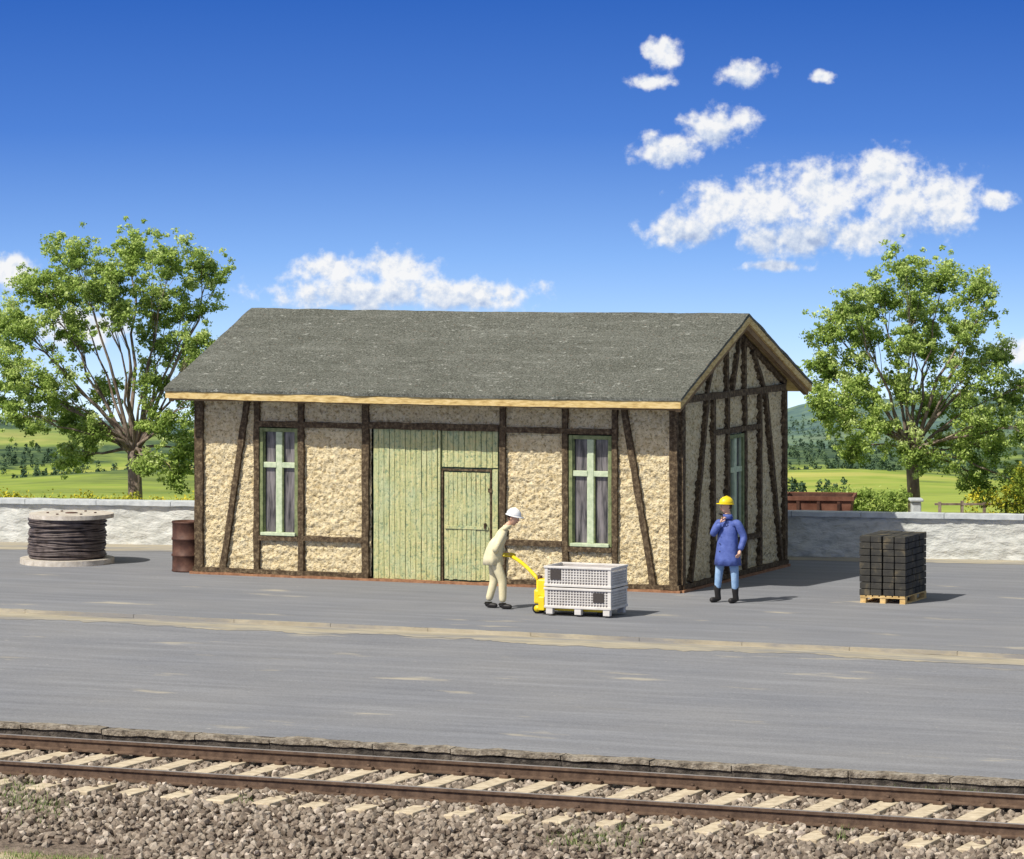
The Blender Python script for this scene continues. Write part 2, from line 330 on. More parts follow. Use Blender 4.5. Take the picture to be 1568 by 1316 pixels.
def window(mb,T,w,z0,z1):
    ft=.07
    mb.box(0,ft,-.045,.05,z0,z1,'winframe',T,.008); mb.box(w-ft,w,-.045,.05,z0,z1,'winframe',T,.008)
    mb.box(ft,w-ft,-.04,.05,z1-ft,z1,'winframe',T,.008); mb.box(ft-.03,w-ft+.03,-.09,.05,z0,z0+.06,'winbar',T,.01)
    tz=z0+(z1-z0)*.655
    mb.box(w/2-.058,w/2+.058,-.02,.04,z0+.06,z1-ft,'winbar',T,.01); mb.box(ft,w/2-.059,-.022,.04,tz-.05,tz+.05,'winbar',T,.01); mb.box(w/2+.059,w-ft,-.022,.04,tz-.05,tz+.05,'winbar',T,.01)
    for x0,x1 in ((ft,w/2-.058),(w/2+.058,w-ft)):
        mb.box(x0,x0+.018,-.005,.04,z0+.06,z1-ft,'winframe',T); mb.box(x1-.014,x1,-.005,.04,z0+.06,z1-ft,'winbar',T)
    mb.box(ft,w-ft,.045,.06,z0+.05,z1-ft+.02,'glass',T)
for i,(a0,a1) in enumerate(((-8.155,-7.375),(-2.065,-1.25))):
    mb=MB(); window(mb,Matrix.Translation((a0,.0,0)),a1-a0,.75,2.71); SP('window_%d'%(i+1),mb)
mb=MB(); window(mb,Matrix.Translation((0,2.46,0))@Matrix.Rotation(math.pi/2,4,'Z'),.80,.76,2.62); SP('gable_window',mb)
d=MB()
def planks(x0,x1,z0,z1,y,pitch=.105):
    n=round((x1-x0)/pitch); w=(x1-x0)/n
    for i in range(n):
        yy=y+random.uniform(-.008,.008); xa=x0+i*w+.005; xb=x0+(i+1)*w-.005
        d.beam(((xa+xb)/2,yy+.03,z0+random.uniform(0,.015)),((xa+xb)/2,yy+.03,z1-random.uniform(0,.012)),xb-xa,.06,XD,'door',wob=.003,seg=.07)
d.box(-5.9,-3.42,.03,.1,0.02,2.75,'groove')
planks(-5.88,-4.62,.04,2.74,0.0)
d.box(-4.60,-4.55,-.03,.05,.04,2.74,'door',None,.01)
planks(-4.53,-3.44,2.08,2.74,0.0); planks(-4.49,-3.60,.07,2.0,.0,.09)
d.box(-3.55,-3.44,-.005,.05,.05,2.06,'door',None,.008)
d.box(-4.53,-3.56,-.014,.06,2.02,2.055,'timber'); d.box(-4.53,-4.505,-.014,.06,.04,2.02,'timber'); d.box(-3.585,-3.56,-.014,.06,.04,2.02,'timber')
d.box(-4.47,-3.62,-.02,-.004,.98,1.04,'door',None,.005)
d.box(-3.70,-3.66,-.05,.0,1.0,1.10,'timber',None,.008)
d.box(-3.62,-3.55,-.03,.0,.35,.42,'timber'); d.box(-3.62,-3.55,-.03,.0,1.65,1.72,'timber')
d.box(-5.95,-3.40,-.09,.04,.0,.035,'brick_base'); SP('sliding_door',d)
def roof_layer(mb,k,off,th,a0,a1,bo,st,amp,ridge_ov=0):
    na=int((a1-a0)/st); bl=[-.7-bo+(W/2+.7+bo)*i/int(3.5/st) for i in range(int(3.5/st)+1)]
    bs=bl+[W-x for x in bl[::-1]][1:]
    zt=lambda b: roof_top(b)-off
    n=len(bs); vs=[];fs=[]
    for lay in (0,1):
        for i in range(na+1):
            a=a0+(a1-a0)*i/na
            for j,b in enumerate(bs):
                edge = (i in(0,na)) or (j in (0,n-1))
                nv=mnoise.noise_vector(Vector((a*2.2,b*2.2,off*30)))
                z=zt(b)-(th if lay else 0)
                z+=amp*(nv.z+.5*mnoise.noise(Vector((a*7,b*7,2))))
                z-=.02*math.sin(math.pi*(a-a0)/(a1-a0))
                vs.append((a+(nv.x*amp*1.5 if edge else 0),b+(nv.y*amp*1.5 if edge else 0),z))
    N=(na+1)*n
    for i in range(na):
        for j in range(n-1):
            q=i*n+j; fs.append((q,q+n,q+n+1,q+1)); q+=N; fs.append((q,q+1,q+n+1,q+n))
    for j in range(n-1): fs.append((j,j+1,N+j+1,N+j)); q=na*n+j; fs.append((q+1,q,N+q,N+q+1))
    for i in range(na): q=i*n; fs.append((q,N+q,N+q+n,q+n)); q=i*n+n-1; fs.append((q+n,N+q+n,N+q,q))
    mb.add(vs,fs,k)
r=MB(); roof_layer(r,'felt',0,.055,-L-.30,.30,0,.08,.012); SP('roof_felt',r)
r=MB(); roof_layer(r,'board',.064,.125,-L-.285,.285,-.015,.2,.009); SP('roof_boards',r)
r=MB()
for a in (.2,-L-.2):
    for q0,q1 in ((-.62,W/2),(W+.62,W/2)):
        r.beam((a,q0,roof_top(q0)-.235),(a,q1,roof_top(q1)-.235),.10,.09,ZD,'board_in')
r.beam((-L-.2,-.58,roof_top(-.58)-.235),(.2,-.58,roof_top(-.58)-.235),.07,.08,ZD,'board_in')
SP('verge_boards',r)
# ------------------------------------------------------------ terrain / paving
def wallY(X): return 77.95-.212*X
KY=[20,76,82,100,140,200,400,700,1100,1600,2300,2700]
KS=[0,0,.0845,.0865,.084,.0808,.0762,.0740,.0728,.0715,.0700,.0700]
def gs(Y,c,w): return math.exp(-((Y-c)/w)**2)
def tz(X,Y):
    if Y<wallY(X)-1 and Y<84: return -.58
    if Y<wallY(X)+1.2 and Y<84: return -.3
    S=np.interp(max(Y,82),KY,KS)
    if Y>300:
        t=X/Y
        n1=fbm((X*.006+7,1.3,Y*.0006),3); n2=fbm((X*.007+2,9.3,Y*.0006),4); n3=fbm((X*.006+21,5.3,Y*.0006),4); n4=fbm((X*.006+41,3.3,Y*.0006),5)
        left=max(0,min(1,(-t-.05)/.08)); right=max(0,min(1,(t-.03)/.05))
        S-=gs(Y,620,150)*(.0016+.0030*n1)
        S-=gs(Y,1000,190)*(.0060+.009*n2+.0015*right+.001*left)
        S-=gs(Y,1550,240)*(.0105+.010*n3+.005*left)
        S-=gs(Y,2250,280)*(.0140+.010*n4+.007*right+.003*left)
    z=6.7-Y*S
    z+=mnoise.noise(Vector((X*.08,Y*.05,0)))*.25*min(1,max(0,(Y-84)/20))
    return z
ys=list(np.linspace(20,74,10))+list(np.linspace(75,92,24))+list(np.geomspace(94,2700,160))
ts=np.linspace(-1,1,301)
V=[];Fc=[]
for Y in ys:
    for t in ts:
        X=t*(Y*.38+45); V.append((X,Y,tz(X,Y)))
n=len(ts)
for i in range(len(ys)-1):
    for j in range(n-1): q=i*n+j; Fc.append((q,q+1,q+n+1,q+n))
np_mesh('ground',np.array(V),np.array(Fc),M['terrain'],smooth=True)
def slab(name,k,bfront,back,z,zb,kside=None):
    mb=MB()
    aa=[-45+i*3 for i in range(34)]
    fr_=[(a,bfront) for a in aa]; bk_=[(a,back(a) if callable(back) else back) for a in aa]
    vs=[(a,b,z) for a,b in fr_]+[(a,b,z) for a,b in bk_]; n=len(aa)
    fs=[(i,i+1,n+i+1,n+i) for i in range(n-1)]
    mb.add(vs,fs,k)
    if zb is not None:
        vs2=[(a,b,z) for a,b in fr_]+[(a,b,zb) for a,b in fr_]; mb.add(vs2,[(i+n,i+1+n,i+1,i) for i in range(n-1)],kside or k)
    return mb.obj(name,mw=F)
def wall_b(a,off=0):
    lo=-20;hi=60
    for _ in range(40):
        m_=(lo+hi)/2; p=F@Vector((a,m_,0))
        if p.y<wallY(p.x)+off: lo=m_
        else: hi=m_
    return lo
slab('pavement','pave',-7.0,lambda a:wall_b(a,.15),0,-.07,'kerb')
slab('road','asphalt',-19.36,-6.98,-.06,-.3,'kerbface')
mb=MB(); vs=[];fs=[];n=900
for i in range(n+1):
    a=-30+60*i/n+6
    e=-7.95-.4*mnoise.noise(Vector((a*.33,0,0)))-.28*mnoise.noise(Vector((a*1.1,3,0)))-.16*mnoise.noise(Vector((a*4,3,0)))-.10*mnoise.noise(Vector((a*12,3,0)))
    vs+=[(a,e,-.056),(a,-7.0,-.056)]
fs=[(2*i,2*i+2,2*i+3,2*i+1) for i in range(n)]; mb.add(vs,fs,'sand'); mb.obj('sandy_road_edge',mw=F)
mb=MB()
a=-30
while a<36:
    l=1.9+random.uniform(-.2,.2); mb.beam((a+.004,-7.03,-.028),(a+l-.004,-7.03,-.028+random.uniform(-.006,.006)),.06,.06,ZD,'sand',wob=.004); a+=l
mb.obj('pavement_kerb',mw=F)
mb=MB(); vs=[]
for i in range(301):
    X=-22+44*i/300; e=1.0+.25*mnoise.noise(Vector((X*.8,0,0)))+.12*mnoise.noise(Vector((X*3,0,0)))+max(0,-X*.09)
    vs+=[(X,wallY(X)-e,.004),(X,wallY(X)+.05,.004)]
mb.add(vs,[(2*i,2*i+2,2*i+3,2*i+1) for i in range(300)],'sand'); mb.obj('sandy_verge')
# platform kerb stones
mb=MB(); a=-30
while a<45:
    l=random.uniform(1.0,1.5); dz=random.uniform(-.008,.008)
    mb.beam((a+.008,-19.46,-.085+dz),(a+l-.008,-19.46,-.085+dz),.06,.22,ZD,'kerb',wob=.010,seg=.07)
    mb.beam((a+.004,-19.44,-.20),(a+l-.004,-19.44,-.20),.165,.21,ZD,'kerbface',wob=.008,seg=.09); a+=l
mb.obj('platform_kerb',mw=F)
# boundary wall
T=Matrix.Translation((0,77.95,0))@Matrix.Rotation(math.atan(-.212),4,'Z')
mb=MB(); vs=[];fs=[];nx=900;nz=16
for i in range(nx+1):
    x=-23+46*i/nx
    for j in range(nz+1):
        z=-.02+.80*j/nz; q=Vector((x*3.2,z*7,0)); vs.append((x,-.12-.035*(mnoise.noise(q)+.5*mnoise.noise(q*2.6)),z))
for i in range(nx):
    for j in range(nz): q=i*(nz+1)+j; fs.append((q,q+nz+1,q+nz+2,q+1))
mb.add(vs,fs,'wall',True); mb.box(-23,23,-.08,.12,-.4,.78,'wall')
x=-23
while x<23:
    l=random.uniform(1.1,1.6); mb.beam((x+.006,0,.825),(x+l-.006,0,.825),.09,.38,ZD,'coping',wob=.005); x+=l
mb.obj('boundary_stone_wall',mw=T)
# ------------------------------------------------------------ track
tr=empty('railway_track',F)
def bedz(b):
    return np.interp(b,[-30,-26.3,-23.8,-19.5],[-.60,-.57,-.275,-.265])
mb=MB(); vs=[];fs=[]; na=260; bb=[-26.3+ i*.12 for i in range(58)]
for i in range(na+1):
    a=-12+ 34*i/na
    for b in bb: vs.append((a,b,bedz(b)-.03+.025*mnoise.noise(Vector((a*5,b*5,0)))-(.12 if b<-25.9 else 0)))
n=len(bb)
for i in range(na):
    for j in range(n-1): q=i*n+j; fs.append((q,q+n,q+n+1,q+1))
mb.add(vs,fs,'bed',True); mb.box(-45,-12,-26.5,-19.4,-.6,-.30,'bed'); mb.box(22,55,-26.5,-19.4,-.6,-.30,'bed'); mb.obj('ballast_bed',parent=tr)
RB=(-20.35,-22.5)
mb=MB()
for rb in RB:
    prof=[(-.075,-.235),(.075,-.235),(.075,-.22),(.014,-.205),(.014,-.125),(.038,-.115),(.038,-.082),(-.038,-.082),(-.038,-.115),(-.014,-.125),(-.014,-.205),(-.075,-.22)]
    vs=[(-45,rb+p,z) for p,z in prof]+[(55,rb+p,z) for p,z in prof]; n=len(prof)
    mb.add(vs,[((i),(i+1)%n,(i+1)%n+n,i+n) for i in range(n)],'rail_side')
    mb.box(-45,55,rb-.03,rb+.03,-.0815,-.079,'rail_top')
mb.obj('rails',parent=tr)
mb=MB(); ms=MB(); a=-44.6
sl=[]
while a<54:
    sl.append(a)
    ms.box(a-.125,a+.125,-23.42+random.uniform(-.03,.03),-19.8,-.4,-.238+random.uniform(-.006,.004),'sleeper',None,.015)
    for rb in RB:
        for s in (-1,1):
            mb.box(a-.06,a+.06,rb+s*.11-.045,rb+s*.11+.045,-.24,-.195,'rail_side',None,.01)
            mb.tube([(a,rb+s*.11,-.2),(a,rb+s*.11,-.165)],.022,'rail_side',6)
    a+=.61
ms.obj('sleepers',parent=tr); mb.obj('rail_fasteners',parent=tr)
bm=bmesh.new(); bmesh.ops.create_icosphere(bm,subdivisions=1,radius=1); iv=np.array([v.co[:] for v in bm.verts]); bm.verts.index_update(); fi=np.array([[v.index for v in f.verts] for f in bm.faces]); bm.free()
def scatter_stones(name,P,R,tone,parent=None,mw=None):
    N=len(P); V=np.repeat(iv[None],N,0)*(1+rng.uniform(-.28,.28,(N,12,1)))
    V*=rng.uniform(.6,1.25,(N,1,3)); 
    q=rng.normal(size=(N,4)); q/=np.linalg.norm(q,axis=1)[:,None]; w,x,y,z=q.T
    R3=np.stack([1-2*(y*y+z*z),2*(x*y-z*w),2*(x*z+y*w),2*(x*y+z*w),1-2*(x*x+z*z),2*(y*z-x*w),2*(x*z-y*w),2*(y*z+x*w),1-2*(x*x+y*y)],1).reshape(N,3,3)
    V=np.einsum('nij,nkj->nki',R3,V)*R[:,None,None]+P[:,None,:]
    Fa=(fi[None]+(np.arange(N)*12)[:,None,None]).reshape(-1,3)
    return np_mesh(name,V.reshape(-1,3),Fa,M['stone'],np.repeat(tone,12),parent=parent,mw=mw)
N=30000
pa=rng.uniform(-6,17,N); pb=rng.uniform(-26.9,-19.66,N); R=rng.uniform(.028,.056,N)
sl_=np.array(sl); dist=np.min(np.abs(pa[:,None]-sl_[None]),1)
inb=(pb>-23.45)&(pb<-19.8)
keep=~((dist<.125)&inb&(rng.random(N)<.95))
keep&=~((np.abs(pb-RB[0])<.1)|(np.abs(pb-RB[1])<.1))
edge=-25.35+.25*np.sin(pa*1.3)+.15*np.sin(pa*3.1)-np.clip(pa-3,0,3)*.25
keep&=~((pb<edge)&(rng.random(N)<(edge-pb)/.5))
P=np.stack([pa,pb,np.interp(pb,[-30,-26.3,-23.8,-19.5],[-.60,-.57,-.275,-.265])+rng.uniform(-.03,.02,N)],1)
P[inb,2]-=.012
P=P[keep];R=R[keep]
n2=1100; pa2=rng.uniform(-6,17,n2); pb2=rng.uniform(-23.05,-22.62,n2); P2=np.stack([pa2,pb2,np.full(n2,-.235)],1)
P=np.concatenate([P,P2]); R=np.concatenate([R,rng.uniform(.03,.05,n2)])
scatter_stones('ballast_stones',P,R,np.clip(rng.normal(.5,.24,len(P)),0,1),parent=tr)
# ------------------------------------------------------------ foliage
def leaf_cloud(name,C,Rc,per,size,mat,tone_c,parent=None,flat=1.0,mw=None):
    C=np.array(C);Rc=np.array(Rc);K=len(C);N=K*per
    idx=np.repeat(np.arange(K),per)
    dr=rng.normal(size=(N,3)); dr/=np.linalg.norm(dr,axis=1)[:,None]
    rr=rng.uniform(.15,1,N)**.6*(1+.22*rng.normal(size=N))
    P=C[idx]+dr*rr[:,None]*Rc[idx][:,None]*np.array([1,1,flat])
    nrm=dr*.5+rng.normal(size=(N,3))*.7+np.array([0,0,.35]); nrm/=np.linalg.norm(nrm,axis=1)[:,None]
    t=np.cross(nrm,rng.normal(size=(N,3))); t/=np.linalg.norm(t,axis=1)[:,None]; b=np.cross(nrm,t)
    s=(size*rng.uniform(.6,1.3,N))[:,None]
    V=np.stack([P-t*s,P+b*s*.55+nrm*s*.15,P+t*s,P-b*s*.55+nrm*s*.15],1).reshape(-1,3)
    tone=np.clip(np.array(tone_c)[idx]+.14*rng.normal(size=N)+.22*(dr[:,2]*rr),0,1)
    return np_mesh(name,V,np.arange(N*4).reshape(-1,4),mat,np.repeat(tone,4),parent=parent,mw=mw)
def make_tree(name,X,Y,base_z,fork,lobes,trunk_r,seed):
    rs=random.Random(seed); s=6093/Y
    e=empty(name,Matrix.Translation((X,Y,base_z)))
    cx=784+X*s
    def loc(px,py,dy): return Vector(((px-cx)/s,dy,6.7-(py-320)/s-base_z))
    C=[];Rc=[];T=[];wood=MB()
    fk=loc(fork[0],fork[1],0)
    tp=[Vector((0,0,-.1)),Vector((.02,0,.25)),fk*.5+Vector((.03,.02,0)),fk]
    wood.tube(tp,[trunk_r*1.5,trunk_r*1.1,trunk_r*.95,trunk_r*.85],'bark',12)
    for (px,py,pr) in lobes:
        lc=loc(px,py,rs.uniform(-1.1,1.1)); lr=pr/s
        mid=fk.lerp(lc,.5)+Vector((rs.uniform(-.25,.25),rs.uniform(-.2,.2),rs.uniform(-.1,.3)))
        pts=[fk.lerp(Vector((0,0,fk.z*.8)),.3)]
        for i in range(1,8):
            t=i/7; q=fk*(1-t)**2+mid*2*t*(1-t)+lc*t*t
            pts.append(q+Vector(mnoise.noise_vector(q*1.7))*.16)
        r0=trunk_r*rs.uniform(.2,.36)
        wood.tube(pts,[r0*(1-.88*i/7) for i in range(8)],'bark',7)
        k=int((pr/20)**2*5.4)+8
        for i in range(k):
            d=Vector((rs.gauss(0,1),rs.gauss(0,1)*1.2,rs.gauss(0,.9))).normalized()*lr*rs.uniform(.2,1.25)
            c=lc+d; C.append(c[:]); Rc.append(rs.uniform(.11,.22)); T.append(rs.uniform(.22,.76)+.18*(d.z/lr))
            if i%4==0:
                st=pts[rs.randint(4,7)]; m_=st.lerp(c,.5)+Vector((0,0,.08))+Vector(mnoise.noise_vector(c*2))*.1
                wood.tube([st,m_,c],[r0*.2,r0*.13,.006],'bark',4)
        for i in range(int(k*.8)):
            d=Vector((rs.gauss(0,1),rs.gauss(0,1),rs.gauss(0,1))).normalized()*lr*rs.uniform(.9,1.55)
            C.append((lc+d)[:]); Rc.append(rs.uniform(.05,.11)); T.append(rs.uniform(.35,.9))
    wood.obj('trunk_and_branches',parent=e)
    Rc=np.array(Rc); big=Rc>.11
    C=np.array(C);T=np.array(T)
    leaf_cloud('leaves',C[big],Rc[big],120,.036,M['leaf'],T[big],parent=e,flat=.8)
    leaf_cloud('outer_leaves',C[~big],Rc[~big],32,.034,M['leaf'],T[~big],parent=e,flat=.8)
L1=[(120,395,42),(200,385,42),(270,395,36),(325,410,25),(60,440,35),(95,450,40),(165,450,40),(240,455,42),(300,465,34),(40,500,40),(110,510,38),(250,520,34),(310,520,24),(20,570,38),(80,580,42),(285,570,34),(235,580,28),(40,630,36),(100,640,38),(150,600,24),(150,660,28),(260,640,36),(310,610,24),(290,690,30),(110,700,26),(240,705,24),(270,730,20),(-30,540,40),(-30,610,35),(195,480,25),(5,500,30),(180,420,30)]
make_tree('tree',(205-784)/72.5,84,-.25,(205,690),L1,.16,3)
L2=[(1380,415,36),(1440,425,34),(1345,455,36),(1490,445,28),(1410,475,40),(1300,470,26),(1270,505,34),(1330,520,38),(1480,500,38),(1430,540,36),(1265,570,34),(1310,590,38),(1380,590,34),(1480,570,40),(1525,545,28),(1280,640,34),(1340,650,34),(1250,610,20),(1440,620,36),(1500,640,38),(1550,610,32),(1470,690,32),(1400,690,26),(1530,690,34),(1580,650,36),(1600,580,36),(1310,690,18),(1500,735,28),(1560,740,28),(1385,530,30)]
make_tree('tree',(1400-784)/74.3,82,-.25,(1395,690),L2,.14,8)
C=[];Rc=[];T=[]
for i in range(260):
    X=random.uniform(-13,-6.0); Y=wallY(X)+random.uniform(1.6,3.2); C.append((X,Y,random.uniform(.35,.66)+.12*mnoise.noise(Vector((X*1.5,0,0))))); Rc.append(random.uniform(.12,.24)); T.append(random.uniform(.4,1.0))
leaf_cloud('flowering_hedge',C,Rc,110,.035,M['leafy'],T)
C=[];Rc=[];T=[]
for i in range(190):
    X=random.gauss(0,.6)+10.9; C.append((X,80+random.uniform(-.6,.6),random.uniform(.3,1.75)-abs(X-10.9)*.5)); Rc.append(random.uniform(.12,.25)); T.append(random.uniform(.2,.85))
leaf_cloud('flowering_bush',C,Rc,130,.04,M['leafy'],T)
C=[];Rc=[];T=[]
for i in range(60):
    X=random.uniform(5.9,7.6); C.append((X+.4,80.5+random.uniform(-.4,.4),random.uniform(.2,.95))); Rc.append(random.uniform(.1,.2)); T.append(random.uniform(.2,.7))
leaf_cloud('shrub',C,Rc,110,.035,M['leaf'],T)
C=[];Rc=[];T=[]
for i in range(12000):
    Y=random.uniform(700,2350); t=random.uniform(-.19,.19); X=t*Y
    den=mnoise.noise(Vector((X*.014,Y*.006,4)))+.35*mnoise.noise(Vector((X*.05,Y*.02,8)))+ (-.08 if Y>1250 else -.25)
    if den<0: continue
    h=random.uniform(1.1,2.3)*(.8+Y/2500); z=tz(X,Y)
    C+= [(X,Y,z+h*.4),(X,Y,z+h*.95)]; Rc+=[h*.45,h*.28]; tn=random.uniform(.0,.7); T+=[tn,tn+.1]
leaf_cloud('distant_trees',C,Rc,24,.40,M['fleaf'],T)
def grass(name,spots):
    V=[];T=[]
    for (px,py,rx,ry,n,h,z) in spots:
        for i in range(n):
            x=px+random.gauss(0,rx); y=py+random.gauss(0,ry); d=(6.7-z)*6093/(y-320); X=(x-784)*d/6093
            hh=h*random.uniform(.4,1.2); an=random.uniform(0,6.28); w=.006; lx=random.gauss(0,.35)*hh; ly=random.gauss(0,.35)*hh
            c,s_=math.cos(an)*w,math.sin(an)*w; tn=random.random()
            V+=[(X-c,d-s_,z),(X+c,d+s_,z),(X+lx,d+ly,z+hh)]; T+=[tn]*3
    V=np.array(V); np_mesh(name,V,np.arange(len(V)).reshape(-1,3),M['grass'],np.array(T))
grass('grass',[(870,1190,16,3,260,.10,-.25),(1480,1218,60,3,600,.10,-.25),(1400,1210,30,3,240,.09,-.25),(30,1215,22,14,260,.10,-.28),(75,1235,18,12,120,.09,-.30),(920,1285,40,8,520,.11,-.33),(985,1275,20,6,200,.1,-.33),(60,1310,60,12,900,.06,-.58),(230,1320,90,8,800,.06,-.58),(140,1314,160,16,900,.05,-.58),(1290,1275,8,8,60,.12,-.28),(370,1225,10,6,60,.08,-.28)])
# ------------------------------------------------------------ props
def gp(px,py,z=0):
    d=(6.7-z)*6093/(py-320); return Vector(((px-784)*d/6093,d,z))
e=empty('cable_drum',Matrix.Translation(gp(103,862)))
mb=MB()
def flange(r,z0,z1,ox):
    n=9; 
    for i in range(n):
        y0=-r+2*r*i/n+.004; y1=-r+2*r*(i+1)/n-.004
        pts=[]
        for y in np.linspace(y0,y1,6): pts.append((math.sqrt(max(r*r-y*y,1e-4)),y))
        poly=[(x+ox,y) for x,y in pts]+[(-x+ox,y) for x,y in pts[::-1]]; m_=len(poly)
        vs=[(x,y,z0) for x,y in poly]+[(x,y,z1) for x,y in poly]
        mb.add(vs,[tuple(range(m_-1,-1,-1)),tuple(range(m_,2*m_))]+[(j,(j+1)%m_,(j+1)%m_+m_,j+m_) for j in range(m_)],'drumwood')
flange(.89,.0,.10,0); flange(.80,.86,.94,.08)
mb.lathe([(.45,.1),(.45,.86)],'drumwood',24); mb.lathe([(.0,.955),(.10,.955),(.12,.95),(.12,.94)],'rust',16,Matrix.Translation((.08,0,0)))
for a in range(6):
    x,y=.45*math.cos(a*1.047),.45*math.sin(a*1.047); mb.tube([(.08+x,y,.94),(.08+x,y,.96)],.025,'rust',8)
mb.obj('reel',parent=e)
mb=MB()
for i in range(44):
    z=.13+.70*(i%22)/21; rr=.685+(.03 if i>21 else 0)+random.uniform(-.012,.012); ph=random.uniform(0,6.28); tl=random.uniform(.005,.05 if i>21 else .02)
    pts=[((rr+.012*math.sin(3*a+ph))*math.cos(a),(rr+.012*math.sin(3*a+ph))*math.sin(a),min(.84,max(.13,z+tl*math.sin(a*1+ph)+.012*math.sin(a*4+ph*2)))) for a in np.linspace(0,2*math.pi,49)]
    mb.tube(pts,.021,'cable',6,cap=False)
mb.lathe([(.67,.1),(.67,.85)],'cable',40); mb.obj('wound_cable',parent=e)
mb=MB(); prof=[(0,.02),(.27,.02),(.285,.0),(.295,.01),(.295,.03),(.285,.04),(.283,.28),(.30,.295),(.30,.315),(.283,.33),(.283,.58),(.30,.595),(.30,.615),(.283,.63),(.283,.89),(.295,.90),(.295,.925),(.285,.93),(.272,.925),(.268,.90),(0,.90)]
mb.lathe(prof,'rust',32); mb.lathe([(0,.915),(.035,.915),(.035,.90)],'rust2',10,Matrix.Translation((.15,.05,0)))
mb.obj('oil_barrel',mw=F@Matrix.Translation((-9.82,.32,0)))
mb=MB(); T=Matrix.Translation((6.12,79.0,-.25))@Matrix.Rotation(math.radians(-8),4,'Z')
def frus(z0,z1,x0,x1,y0,y1,k):
    vs=[(-x0,-y0,z0),(x0,-y0,z0),(x0,y0,z0),(-x0,y0,z0),(-x1,-y1,z1),(x1,-y1,z1),(x1,y1,z1),(-x1,y1,z1)]
    mb.add(vs,[(0,1,5,4),(1,2,6,5),(2,3,7,6),(3,0,4,7),(3,2,1,0)],k,False,T)
frus(0,1.27,.5,.66,.5,.6,'rust2'); frus(.05,1.26,.46,.62,.46,.56,'rust')
mb.box(-.70,.70,-.63,-.58,1.2,1.28,'rust2',T); mb.box(-.70,.70,.58,.63,1.2,1.28,'rust2',T); mb.box(-.70,-.65,-.58,.58,1.2,1.28,'rust2',T); mb.box(.65,.70,-.58,.58,1.2,1.28,'rust2',T)
for x in (-.4,0,.4): mb.box(x-.03,x+.03,-.62,-.5,.2,1.2,'rust',T)
mb.obj('rusty_skip')
mb=MB()
for i in range(14):
    X=8.6+i*.45; Y=80+.02*i; mb.box(X-.03,X+.03,Y-.03,Y+.03,-.4,.80+random.uniform(-.02,.03),'bark')
for z in (.55,.74): mb.box(8.5,14.6,79.98,80.05,z,z+.04,'bark')
mb.obj('wooden_fence')
mb=MB(); mb.box(7.97,8.16,79.3,79.6,-.4,.86,'coping',None,.03); mb.box(7.93,8.20,79.25,79.65,.86,.92,'coping',None,.02); mb.obj('gate_pillar')
T=Matrix.Translation(gp(1386,926))@Matrix.Rotation(ANG,4,'Z')
e=empty('pallet_of_blocks',T)
mb=MB()
for y in (0,.55,1.10):
    for x in (-.80,-.45,-.10): mb.box(x,x+.10,y+.01,y+.12,.02,.09,'palwood',None,.004)
    mb.box(-.80,0,y,y+.13,.09,.108,'palwood')
for x in (-.80,-.45,-.10): mb.box(x,x+.1,0,1.23,.0,.02,'palwood')
for i in range(7): mb.box(-.80+i*.1167,-.80+i*.1167+.095,0,1.23,.11,.13,'palwood',None,.003)
mb.obj('pallet',parent=e)
mb=MB()
for zi in range(9):
    for xi in range(4):
        for yi in range(6):
            if 0<xi<3 and 0<yi<5 and zi<8: continue
            x=-.81+xi*.203+(.012 if xi>1 else 0)+random.uniform(-.006,.006); y=.0+yi*.206+random.uniform(-.008,.008); z=.132+zi*.113
            mb.box(x,x+.19,y,y+.193,z,z+.103,'block',None,.008)
mb.box(-.74,-.06,.08,1.14,.15,1.08,'block'); mb.obj('stacked_blocks',parent=e)
TC=Matrix.Translation(gp(834,943))@Matrix.Rotation(ANG,4,'Z')
e=empty('plastic_mesh_crate',TC); mb=MB(); CL=1.17;CW=.74
for lv in (0,1):
    z0=.13+lv*.355; z1=z0+.34
    mb.box(-.01,CL+.01,-.01,CW+.01,z0-.0,z0+.045,'crate',None,.008)
    for (y0,y1) in ((-.015,.025),(CW-.025,CW+.015)): mb.box(-.015,CL+.015,y0,y1,z1-.04,z1,'crate',None,.008)
    for (x0,x1) in ((-.014,.025),(CL-.025,CL+.014)): mb.box(x0,x1,.03,CW-.03,z1-.04,z1-.001,'crate',None,.008)
    for x in (0,CL-.05):
        for y in (0,CW-.05): mb.box(x,x+.05,y,y+.05,z0+.045,z1-.04,'crate')
    mb.box(.05,CL-.05,.028,.034,z0+.045,z1-.04,'crate_in'); mb.box(.05,CL-.05,CW-.034,CW-.028,z0+.045,z1-.04,'crate_in')
    mb.box(.028,.034,.05,CW-.05,z0+.045,z1-.04,'crate_in'); mb.box(CL-.034,CL-.028,.05,CW-.05,z0+.045,z1-.04,'crate_in')
    n=int((CL-.1)/.05)
    for i in range(n+1):
        x=.05+i*(CL-.1)/n
        mb.box(x-.008,x+.008,.006,.02,z0+.045,z1-.04,'crate')
        mb.box(x-.008,x+.008,CW-.02,CW-.006,z0+.045,z1-.04,'crate')
    for j in range(1,6):
        z=z0+.045+j*.0425; mb.box(.05,CL-.05,.004,.0275,z-.006,z+.006,'crate'); mb.box(CL-.0275,CL-.004,.05,CW-.05,z-.006,z+.006,'crate'); mb.box(.004,.0275,.05,CW-.05,z-.006,z+.006,'crate')
    n=int((CW-.1)/.05)
    for i in range(n+1):
        y=.05+i*(CW-.1)/n; mb.box(CL-.02,CL-.006,y-.008,y+.008,z0+.045,z1-.04,'crate'); mb.box(.006,.02,y-.008,y+.008,z0+.045,z1-.04,'crate')
mb.box(.04,CL-.04,.04,CW-.04,.53,.545,'crate_in')
